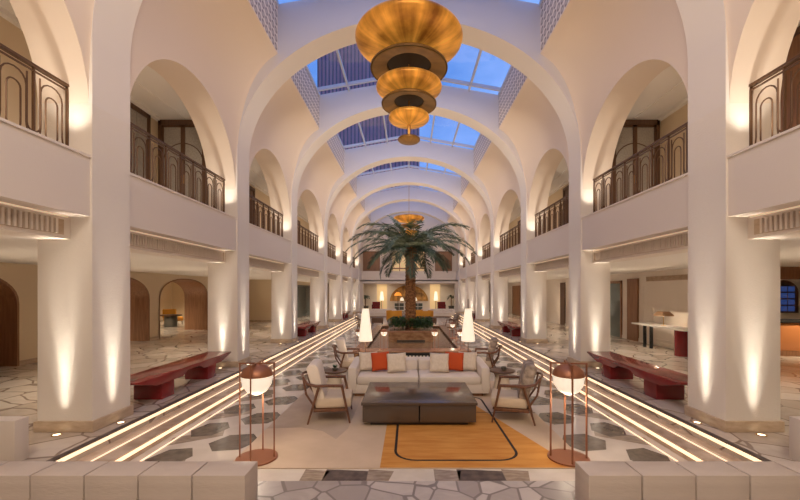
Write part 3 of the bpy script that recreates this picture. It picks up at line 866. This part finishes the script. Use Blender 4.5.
# ------------------------------------------------------------------ pool, planter and palm
t = thing('reflecting_pool', 'brown marble reflecting pool with raised rim behind the sofa', 'pool', (.08, 13.4, LOW))
X, Y0, Y1, Hh = 1.5, -3.6, 3.8, .50
m = MB()
m.box(-X, X, Y0 + .02, Y0 + .1, 0, Hh - .04); m.box(-X, X, Y1 - .1, Y1, 0, Hh - .04)
m.box(-X, -X + .1, Y0, Y1, 0, Hh - .04); m.box(X - .1, X, Y0, Y1, 0, Hh - .04); m.box(-X, X, Y0, Y1, 0, .1)
m.build('basin', M['poolmos'], t)
m = MB(); m.box(-X - .03, X + .03, Y0 - .03, Y0 + .42, Hh - .04, Hh); m.box(-X - .03, X + .03, Y1 - .42, Y1 + .03, Hh - .04, Hh)
m.box(-X - .03, -X + .25, Y0, Y1, Hh - .045, Hh - .002); m.box(X - .25, X + .03, Y0, Y1, Hh - .045, Hh - .002)
m.build('rim', M['poolrim'], t)
M['water'] = mat('pool_water', (.20, .11, .06), .06, noise=(10, (.36, .22, .12), 8, (1, 1, 1)), bump=(9, .15, (1, 1, 1)))
MB().box(-X + .1, X - .1, Y0 + .1, Y1 - .1, .1, Hh - .08).build('water', M['water'], t)
m = MB(); m.box(-.75, .75, Y0 - .03, Y0 + .02, .12, .44)
for i in range(16):
    for j in range(3): m.box(-.7 + .09 * i, -.66 + .09 * i, Y0 - .034, Y0 - .03, .17 + .09 * j, .2 + .09 * j, 1)
m.build('grille', [M['black'], M['pillow']], t)
t = thing('planter_box', 'brown marble planter box holding the palm', 'planter', (.06, 12.9, .1))
m = MB(); m.box(-.72, .72, -.75, .75, -.02, .38); m.build('box_body', M['poolmos'], t)
MB().box(-.76, .76, -.79, .79, .38, .43).build('rim', M['poolrim'], t)
MB().box(-.45, .45, -.76, -.745, .04, .13).build('spout_slot', M['tabledark'], t)
# greenery stuff
random.seed(3); m = MB()
for k in range(1300):
    x = random.uniform(-.7, .7); y = random.uniform(-.72, .72)
    if x * x + y * y < .03: continue
    h = random.uniform(.05, .34); a = random.uniform(0, 2 * PI); l = random.uniform(.08, .17); dx, dy = math.cos(a), math.sin(a)
    m.add([(x, y, h - .04), (x + dx * l * .5 - dy * .025, y + dy * l * .5 + dx * .025, h + .04), (x + dx * l, y + dy * l, h + random.uniform(-.02, .06)), (x + dx * l * .5 + dy * .025, y + dy * l * .5 - dx * .025, h + .04)], [(0, 1, 2, 3)])
tag(m.build('planter_greenery', M['leaf'], loc=(.06, 12.9, .54), weld=False), 'low dense green foliage at the foot of the palm', 'foliage', None, 'stuff')
# palm
t = thing('palm_tree', 'tall date palm in the planter in the middle of the hall', 'palm tree', (.05, 12.9, .53))
Hc = 2.75
m = MB(); n = 20; rings = 46; vs = []; fs = []
for i in range(rings + 1):
    zz = Hc * i / rings
    for k in range(n):
        bump_ = .022 * (1 if (i + (k // 2)) % 2 else -.4)
        r = (.17 - .02 * zz / Hc + (.05 if i > rings - 6 else 0)) + bump_
        a = 2 * PI * k / n; vs.append((r * math.cos(a), r * math.sin(a), zz))
for i in range(rings):
    for k in range(n): fs.append((i * n + k, i * n + (k + 1) % n, (i + 1) * n + (k + 1) % n, (i + 1) * n + k))
fs.append(tuple(rings * n + k for k in range(n)))
m.add(vs, fs); m.build('trunk', M['trunk'], t, smooth=20)
def frond(az, el, L, droop, seed):
    rnd = random.Random(seed); m = MB(); N = 26
    d = Vector((math.cos(az), math.sin(az), 0)); side = Vector((-math.sin(az), math.cos(az), 0))
    P = []; p = Vector((0, 0, Hc - .05)) + d * .08; e = el
    for i in range(N + 1):
        P.append(p.copy()); p = p + (d * math.cos(e) + Vector((0, 0, 1)) * math.sin(e)) * (L / N); e -= droop / N * (.5 + 1.3 * i / N)
    m.tube(P, [.02 * (1 - .85 * i / N) for i in range(N + 1)], 5)
    for i in range(2, N + 1):
        for sub in (0, .5):
            if i == N and sub: continue
            q = P[i] if not sub else (P[i] + P[i + 1]) / 2
            tan = (P[min(i + 1, N)] - P[i - 1]).normalized(); up = side.cross(tan) * -1
            u = (i + sub) / N
            ll = .40 * (math.sin(PI * min(1, u * .82 + .16)) ** .6) * rnd.uniform(.85, 1.1)
            for s in (-1, 1):
                dirv = (side * s * .8 + tan * (.55 + .5 * u) + Vector((0, 0, 1)) * rnd.uniform(-.25, .25)).normalized()
                tip = q + dirv * ll + Vector((0, 0, -.10 * ll)); w_ = tan * .026
                mid = q + dirv * ll * .45 + Vector((0, 0, .012))
                m.add([q - w_ * .5, mid - w_, tip, mid + w_], [(0, 1, 2, 3)])
    return m.build('frond', M['frond'], t, smooth=60, weld=False)
rnd = random.Random(11)
fr = []
for k in range(40):
    az = k * 2.39996 + rnd.uniform(-.25, .25); u = k / 40
    el = math.radians(55 - 66 * u + rnd.uniform(-7, 7))
    fr.append((az, el, 2.0 + rnd.uniform(-.2, .25) - (.3 if u > .75 else 0), 1.15 + .35 * (1 - u) + rnd.uniform(-.2, .2)))
fr += [(2.95, math.radians(42), 2.35, 1.35), (.18, math.radians(50), 2.3, 1.15), (3.5, math.radians(25), 2.3, 1.2), (-.3, math.radians(22), 2.35, 1.2), (2.6, math.radians(76), 1.5, .8)]
for i, a in enumerate(fr): frond(*a, 100 + i)

# lanterns on the pool rim
ln = None
rimz = LOW + .50
for x, y, lab in ((-.66, 10.05, 'small caged globe lantern on pool rim left of centre'), (.68, 10.05, 'small caged globe lantern on pool rim right of centre'),
                  (-1.33, 10.05, 'small caged globe lantern at the left corner of pool rim'), (1.36, 10.05, 'small caged globe lantern at the right front corner of pool rim'),
                  (1.42, 12.4, 'small caged globe lantern halfway along right pool rim')):
    dup(lg, (x, y, rimz), .3, lab, 'small globe lanterns on the pool rim', .46)
    add_light('POINT', 'lantern_light', (x, y, rimz + .28), 2.2, (1, .8, .55), shadow_soft_size=.04)

# ------------------------------------------------------------------ chandeliers
def make_chandelier(lab):
    t = thing('tiered_pendant', lab, 'chandelier', group='tiered gold pendant lights')
    def lens(r, zr, d, up, name, m):
        pr = [(r * math.sin(PI / 2 * k / 10), zr - d * math.cos(PI / 2 * k / 10)) for k in range(11)]
        pr += [(r * 1.0, zr + .02)] + [(r * math.cos(PI / 2 * k / 8), zr + .02 + up * math.sin(PI / 2 * k / 8)) for k in range(1, 9)]
        return MB().lathe(pr, 64, (0, 0, -zr)).build(name, m, t, smooth=60, loc=(0, 0, zr))
    def dome(r, zr, h, hole, m):
        pr = [(r, zr), (r * 1.0, zr + .03), (r * .9, zr + h * .6), (hole, zr + h), (hole, zr + h - .03), (hole, zr + .06), (hole * 1.25, zr + .035), (r * .96, zr)]
        o = MB().lathe([(a, b - zr) for a, b in pr] , 64, cap=False).build('brass_ring', m, t, smooth=40, loc=(0, 0, zr))
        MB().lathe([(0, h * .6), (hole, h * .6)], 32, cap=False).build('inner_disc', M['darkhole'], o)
    lens(1.01, 0, .27, .2, 'gold_dish', M['gold'])
    dome(.73, -.55, .16, .42, M['brass'])
    lens(.62, -.90, .16, .13, 'gold_dish', M['gold'])
    dome(.52, -1.22, .13, .28, M['brass'])
    lens(.385, -1.47, .13, .1, 'gold_dish', M['gold'])
    lens(.21, -1.88, .06, .04, 'brass_saucer', M['brass'])
    MB().tube([(0, 0, -1.87), (0, 0, 2.5)], .014, 8).build('rod', M['brassrod'], t)
    MB().tube([(0, 0, -1.92), (0, 0, -1.6)], .03, 10).build('collar', M['brassrod'], t)
    for zr, d in ((0, .27), (-.90, .16), (-1.47, .13)):
        MB().lathe([(0, -d - .06), (.015, -d - .05), (.02, -d + .02), (0, -d + .03)], 12, (0, 0, zr)).build('finial', M['brassrod'], t)
    return t
ch = make_chandelier('large tiered gold dish pendant hanging near the camera'); ch.location = (0, 7.2, 6.54)
dup(ch, (0, 24.9, 6.55), .7, 'distant tiered gold dish pendant beyond the palm')

# ------------------------------------------------------------------ far end of the hall
w = MB(); w.box(-4.75, 4.75, 33, 33.25, ZPAR, ZB); w.box(-4.8, 4.8, 32.97, 33.28, ZB, ZB + .03); w.box(-4.75, 4.75, 33.05, 33.3, ZBEAM, ZPAR)
struct('wall_far_parapet', w, M['wall'], 'balcony front across the far end of hall')
w = MB(); w.box(-8.2, 8.2, 36, 36.2, 0, 6); w.box(-6.2, 6.2, 33.3, 33.5, 5.3, 9.2); w.box(-6.2, 6.2, 36, 36.2, 3.4, 6); w.box(-6.2, -1.5, 33.66, 33.8, 3.4, 5.4); w.box(1.5, 6.2, 33.66, 33.8, 3.4, 5.4)
for s in (-1, 1): w.box(s * 4.0, s * 4.7, 33.0, 33.7, 0, ZBEAM); w.box(s * 1.55, s * 1.95, 33.3, 33.5, ZB, 5.4)
struct('wall_far', w, M['wall'], 'pale end wall with upper openings at far end')
w = MB(); w.box(-8.2, 8.2, 33.05, 36, ZBEAM + .2, 3.4); struct('ceiling_far', w, M['ceil'], 'flat ceiling over the far lobby')
w = MB(); w.box(-16, 16, -4.2, -4, 0, 9.2); struct('wall_near', w, M['wall'], 'plain wall behind the camera')
S = 36 / 380
for x0, x1, lab in ((363, 380, 'left'), (435, 452, 'right')):
    o = MB().box((x0 - 409) * 33.6 / 380, (x1 - 409) * 33.6 / 380, 33.55, 33.62, 3.4, 5.3).build('timber_screen', M['wood'])
    tag(o, f'brown timber screen on the far balcony, {lab} of centre', 'screen')
t = thing('upper_window', 'warm lit window with timber rail on the far balcony', 'window', (-.1, 33.6, 3.4))
MB().box(-1.5, 1.5, .3, .34, 0, 1.9).build('pane', M['warmniche'], t)
m = MB(); m.box(-1.5, 1.5, 0, .1, .35, .45); 
for k in range(5): m.box(-1.5 + .74 * k, -1.44 + .74 * k, .2, .28, 0, 1.9)
m.build('frame', M['wood'], t)
for x0, x1, lab in ((377, 387, 'left'), (430, 440, 'right')):
    o = MB().box((x0 - 409) * S, (x1 - 409) * S, 35.93, 35.99, 0, 2.42).build('lit_niche', M['warmniche'])
    tag(o, f'warm glowing wall niche {lab} of the far golden arch', 'niche')
P = [(-1.75 * math.cos(PI * k / 24), 1.45 * math.sin(PI * k / 24)) for k in range(25)]
t = thing('golden_arch_mural', 'golden arched mural on the far end wall', 'mural', (.0, 35.9, .86))
MB().prism(P, 'y', 0, .06).build('mural_panel', M['mural'], t)
MB().tube([(p[0], -.01, p[1]) for p in P], .05, 6).build('frame', M['brassrod'], t)
o = MB().lathe([(0, .32), (.12, .3), (.28, .17), (.33, 0), (0, .0)], 20).build('orange_dome_lamp', mat('orange_dome', (.8, .3, .04), .5, emit=(1, .38, .05), es=.8), loc=(-1.0, 34.4, 1.38))
tag(o, 'glowing orange dome lamp before the golden arch', 'lamp')
pole = MB().tube([(0, 0, -1.38), (0, 0, .05)], .03, 6).build('pole', M['bronze'], o)
for x, lab in ((-.9, 'left'), (.82, 'right')):
    t = thing('paned_cabinet', f'white framed cabinet with dark panes {lab} of palm trunk', 'cabinet', (x, 35.0, 0))
    MB().box(-.48, .48, 0, .4, 0, .72).build('carcass', M['white'], t)
    for i in range(2):
        for j in range(2): MB().box(-.42 + .44 * i, -.02 + .44 * i, -.01, 0, .06 + .33 * j, .34 + .33 * j).build('pane', M['window_in'], t)
    t = thing('table_lamp', f'small white table lamp on the {lab} paned cabinet', 'lamp', (x + (.25 if x < 0 else -.25), 35.2, .72))
    MB().tube([(0, 0, 0), (0, 0, .2)], .03, 8).build('stem', M['brassrod'], t)
    MB().lathe([(.2, .18), (.1, .48)], 16).build('lamp_shade', M['shade'], t)
for x, lab in ((-2.45, 'left'), (2.42, 'right')):
    t = thing('standing_lamp', f'tall lit standing lamp before the {lab} far niche', 'lamp', (x, 34.2, 0))
    MB().tube([(0, 0, 0), (0, 0, 1.0)], .03, 8).build('pole', M['bronze'], t)
    MB().lathe([(.2, .95), (.1, 1.75)], 16).build('lamp_shade', mat('lit_shade_far_' + lab, (.9, .8, .7), .6, emit=(1, .8, .55), es=1.2), t)
    t = thing('potted_palm', f'small dark potted palm {lab} of the far niches', 'plant', ((-3.95 if x < 0 else 3.85), 34.6, 0))
    MB().lathe([(.2, 0), (.28, .45)], 16).build('pot', M['ceramic'], t)
    MB().tube([(0, 0, .4), (0, 0, 1.25)], .045, 8).build('trunk', M['trunk'], t)
    m = MB()
    for k in range(22):
        a = k * 2.4; e = random.uniform(-.2, .9); L = .55
        d = Vector((math.cos(a) * math.cos(e), math.sin(a) * math.cos(e), math.sin(e))); sd = Vector((-math.sin(a), math.cos(a), 0)) * .09
        c0 = Vector((0, 0, 1.2)); m.add([c0, c0 + d * L * .6 + sd, c0 + d * L + Vector((0, 0, -.2)), c0 + d * L * .6 - sd], [(0, 1, 2, 3)])
    m.build('fronds', M['frond'], t)
    # far pale sofas
    sf = make_sofa(f'distant pale sofa in the far lounge, {lab} side', 2.6, 3); sf.location = (x * .95, 30.2, LOW); 
    t = thing('red_armchair', f'dark red wooden armchair before the {lab} far niche', 'chair', (x * 1.18, 33.4, 0))
    MB().box(-.35, .35, -.3, .3, .25, .45).build('seat', M['redlac'], t); MB().box(-.35, .35, .22, .32, .4, .85).build('backrest', M['redlac'], t)
    for s in (-1, 1):
        MB().box(s * .35, s * .29, -.3, .3, .45, .62).build('arm', M['redlac'], t)
        for yy in (-.27, .27): MB().box(s * .35, s * .3, yy - .02, yy + .02, 0, .3).build('leg', M['redlac'], t)
def mustard(x, y, rz, lab):
    t = thing('mustard_armchair', lab, 'chair', (x, y, LOW), rz, 'mustard armchairs in the far lounge')
    P = [(.48 * math.cos(a), .42 * math.sin(a)) for a in [PI * 1.0 - PI * k / 12 - 0 for k in range(13)]]
    m = MB()
    out = [(.48 * math.cos(PI * k / 12), .45 * math.sin(PI * k / 12)) for k in range(13)]; inn = [(.34 * math.cos(PI * k / 12), .31 * math.sin(PI * k / 12)) for k in range(12, -1, -1)]
    m.prism([(.48, -.35)] + out + [(-.48, -.35), (-.34, -.35)] + inn + [(.34, -.35)], 'z', .1, .74)
    m.build('backrest', M['mustard'], t, bevel=.02)
    MB().box(-.34, .34, -.4, .3, .12, .42).build('seat', M['mustard'], t, bevel=.04)
    for sx in (-1, 1):
        for sy in (-.3, .25): MB().tube([(sx * .3, sy, 0), (sx * .28, sy, .14)], .025, 6).build('leg', M['brown'], t)
mustard(-1.05, 25.4, 2.6, 'mustard armchair left of palm trunk in the far lounge')
mustard(.40, 26.6, 2.7, 'mustard armchair close to the right of palm trunk')
mustard(1.15, 25.2, 3.7, 'mustard armchair far right of palm trunk')
for x, lab in ((-1.95, 'left'), (1.35, 'right')):
    t = thing('ottoman', f'dark brown square ottoman in far lounge, {lab} side', 'ottoman', (x, 23.6, LOW))
    MB().box(-.35, .35, -.35, .35, .08, .42).build('cushion', M['brown'], t, bevel=.04)
    for sx in (-1, 1):
        for sy in (-1, 1): MB().box(sx * .3 - .02, sx * .3 + .02, sy * .3 - .02, sy * .3 + .02, 0, .09).build('foot', M['black'], t)
c4 = dup(c1, (-2.3, 19.5, LOW), math.radians(20), 'distant armchair beyond the left side of the pool', 'armchairs beyond the pool')
dup(c2, (2.2, 19.5, LOW), math.radians(160), 'distant armchair beyond the right side of the pool', 'armchairs beyond the pool')
# side lounge furniture through the left arch
def far_chair(x, y, rz, lab):
    t = thing('orange_lounge_chair', lab, 'chair', (x, y, 0), rz, 'orange chairs in the side lounge')
    MB().box(-.35, .35, -.35, .3, .2, .42).build('seat', M['mustard'], t, bevel=.04)
    MB().box(-.35, .35, .22, .36, .38, .85).build('backrest', M['mustard'], t, bevel=.04)
    for sx in (-1, 1):
        for sy in (-.3, .28): MB().tube([(sx * .3, sy, 0), (sx * .28, sy, .22)], .02, 6).build('leg', M['brown'], t)
far_chair(-12.6, 20.3, 3.1, 'orange lounge chair left in the side room beyond the arch')
far_chair(-11.5, 21.0, 2.7, 'orange lounge chair right in the side room beyond the arch')
t = thing('lounge_table', 'dark round table in the side lounge beyond the arch', 'table', (-12.1, 19.3, 0))
MB().lathe([(0, .55), (.5, .55), (.5, .6), (0, .6)], 24).build('tabletop', M['brown'], t); MB().lathe([(.3, 0), (.3, .55)], 16).build('pedestal', M['ceramic'], t)

# neighbouring tower beyond the skylight
t = thing('neighbour_tower', 'dark mauve clad tower seen through the skylights', 'building', (-5.9, 62, 0))
m = MB(); m.box(-9, 7.6, 0, 8, -2, 70)
m.build('facade', M['towerpanel'], t)
m = MB()
for k in range(28): m.box(-9 + .6 * k, -8.82 + .6 * k, -.25, 0, -2, 70)
m.build('fins', mat('tower_fin', (.14, .09, .12), .7), t)

# ------------------------------------------------------------------ fill lights added without fixtures, plus room lights
for (a, b) in bays[:-1]:
    yc = (a + b) / 2
    # added upward fill for the vaults, floating at balcony height without a fixture
    add_light('AREA', 'vault_fill', (0, yc, 3.3), 42, (1, .73, .47), shape='RECTANGLE', size=5.5, size_y=3.2, dir=(0, 0, 1))
    for s in (-1, 1):
        add_light('AREA', 'balcony_fill', (s * 5.3, yc, 3.45), 7, (1, .76, .5), shape='RECTANGLE', size=1.0, size_y=3, dir=(0, 0, 1))  # added fill to brighten the balcony corridor, no fixture
        add_light('SPOT', 'aisle_downlight', (s * 6.2, yc, 2.44), 185, (1, .87, .70), spot_size=math.radians(110), spot_blend=.8, shadow_soft_size=.04, dir=(0, 0, -1))
        for xx in (5.6, 7.4): add_light('SPOT', 'aisle_fill', (s * xx, yc, .06), 45, (1, .82, .60), spot_size=math.radians(125), spot_blend=1.0, shadow_soft_size=0, dir=(0, 0, 1))  # aisle_fill: added floor spots without fixtures, brighten the aisle ceiling
for x, y in ((-12, 16), (-12, 21.5), (-12, 11)): add_light('SPOT', 'side_lounge_light', (x, y, 2.4), 420, (1, .84, .62), spot_size=math.radians(130), spot_blend=.8, shadow_soft_size=.1, dir=(0, .2, -1))
for y in (11.6, 15.6, 7.0): add_light('SPOT', 'arch_lining_light', (-9.9, y + 1.7, .05), 12, (1, .7, .4), spot_size=math.radians(40), spot_blend=.8, shadow_soft_size=.03, dir=(0, .12, 1))
add_light('SPOT', 'reception_light', (11.5, 9.6, 2.4), 400, (1, .8, .55), spot_size=math.radians(120), spot_blend=.8, shadow_soft_size=.1, dir=(0, .5, -1))
add_light('POINT', 'console_lamp_light', (7.6, 11.35, 1.02), 9, (1, .8, .55), shadow_soft_size=.03)
add_light('AREA', 'front_fill', (0, -1.6, 7.2), 420, (1, .82, .64), shape='RECTANGLE', size=6, size_y=3, dir=(0, .75, -.7))  # added fill from behind the camera, no fixture
for y in (10.9, 15.2, 20.2, 24.6): add_light('AREA', 'nave_fill', (0, y, 6.4), 85, (1, .82, .64), shape='RECTANGLE', size=5, size_y=.8, dir=(0, .86, -.5))  # added nave fill, no fixtures, backs turned to the camera
add_light('SPOT', 'far_lobby_light', (-2.5, 34.6, 2.6), 60, (1, .8, .55), spot_size=math.radians(150), spot_blend=.8, shadow_soft_size=.1, dir=(0, .3, -1))
add_light('SPOT', 'far_lobby_light', (2.5, 34.6, 2.6), 60, (1, .8, .55), spot_size=math.radians(150), spot_blend=.8, shadow_soft_size=.1, dir=(0, .3, -1))

# ------------------------------------------------------------------ sky
wd = bpy.data.worlds.new('dusk'); scene.world = wd; wd.use_nodes = True
nt = wd.node_tree; N = nt.nodes; L = nt.links; bg = N['Background']
tc = N.new('ShaderNodeTexCoord'); nz = N.new('ShaderNodeTexNoise'); nz.inputs['Scale'].default_value = 2.6; nz.inputs['Detail'].default_value = 6
mp = N.new('ShaderNodeMapping'); mp.inputs['Scale'].default_value = (1, 1, 2.5)
L.new(tc.outputs['Generated'], mp.inputs['Vector']); L.new(mp.outputs['Vector'], nz.inputs['Vector'])
rp = N.new('ShaderNodeValToRGB'); rp.color_ramp.elements[0].position = .42; rp.color_ramp.elements[1].position = .68
rp.color_ramp.elements[0].color = (.075, .20, .56, 1); rp.color_ramp.elements[1].color = (.24, .38, .76, 1)
L.new(nz.outputs['Fac'], rp.inputs['Fac']); L.new(rp.outputs['Color'], bg.inputs['Color'])
bg.inputs['Strength'].default_value = 1.6

# ------------------------------------------------------------------ camera
cam = bpy.data.cameras.new('camera'); co = bpy.data.objects.new('camera', cam); C.objects.link(co)
co.location = (0, 0, 1.8); co.rotation_euler = (PI / 2, 0, 0)
cam.sensor_width = 36; cam.lens = 380 / 800 * 36
cam.shift_x = -9 / 800; cam.shift_y = 41 / 800
cam.clip_end = 300; cam.clip_start = .05
scene.camera = co
scene.view_settings.view_transform = 'Standard'
scene.view_settings.exposure = 0
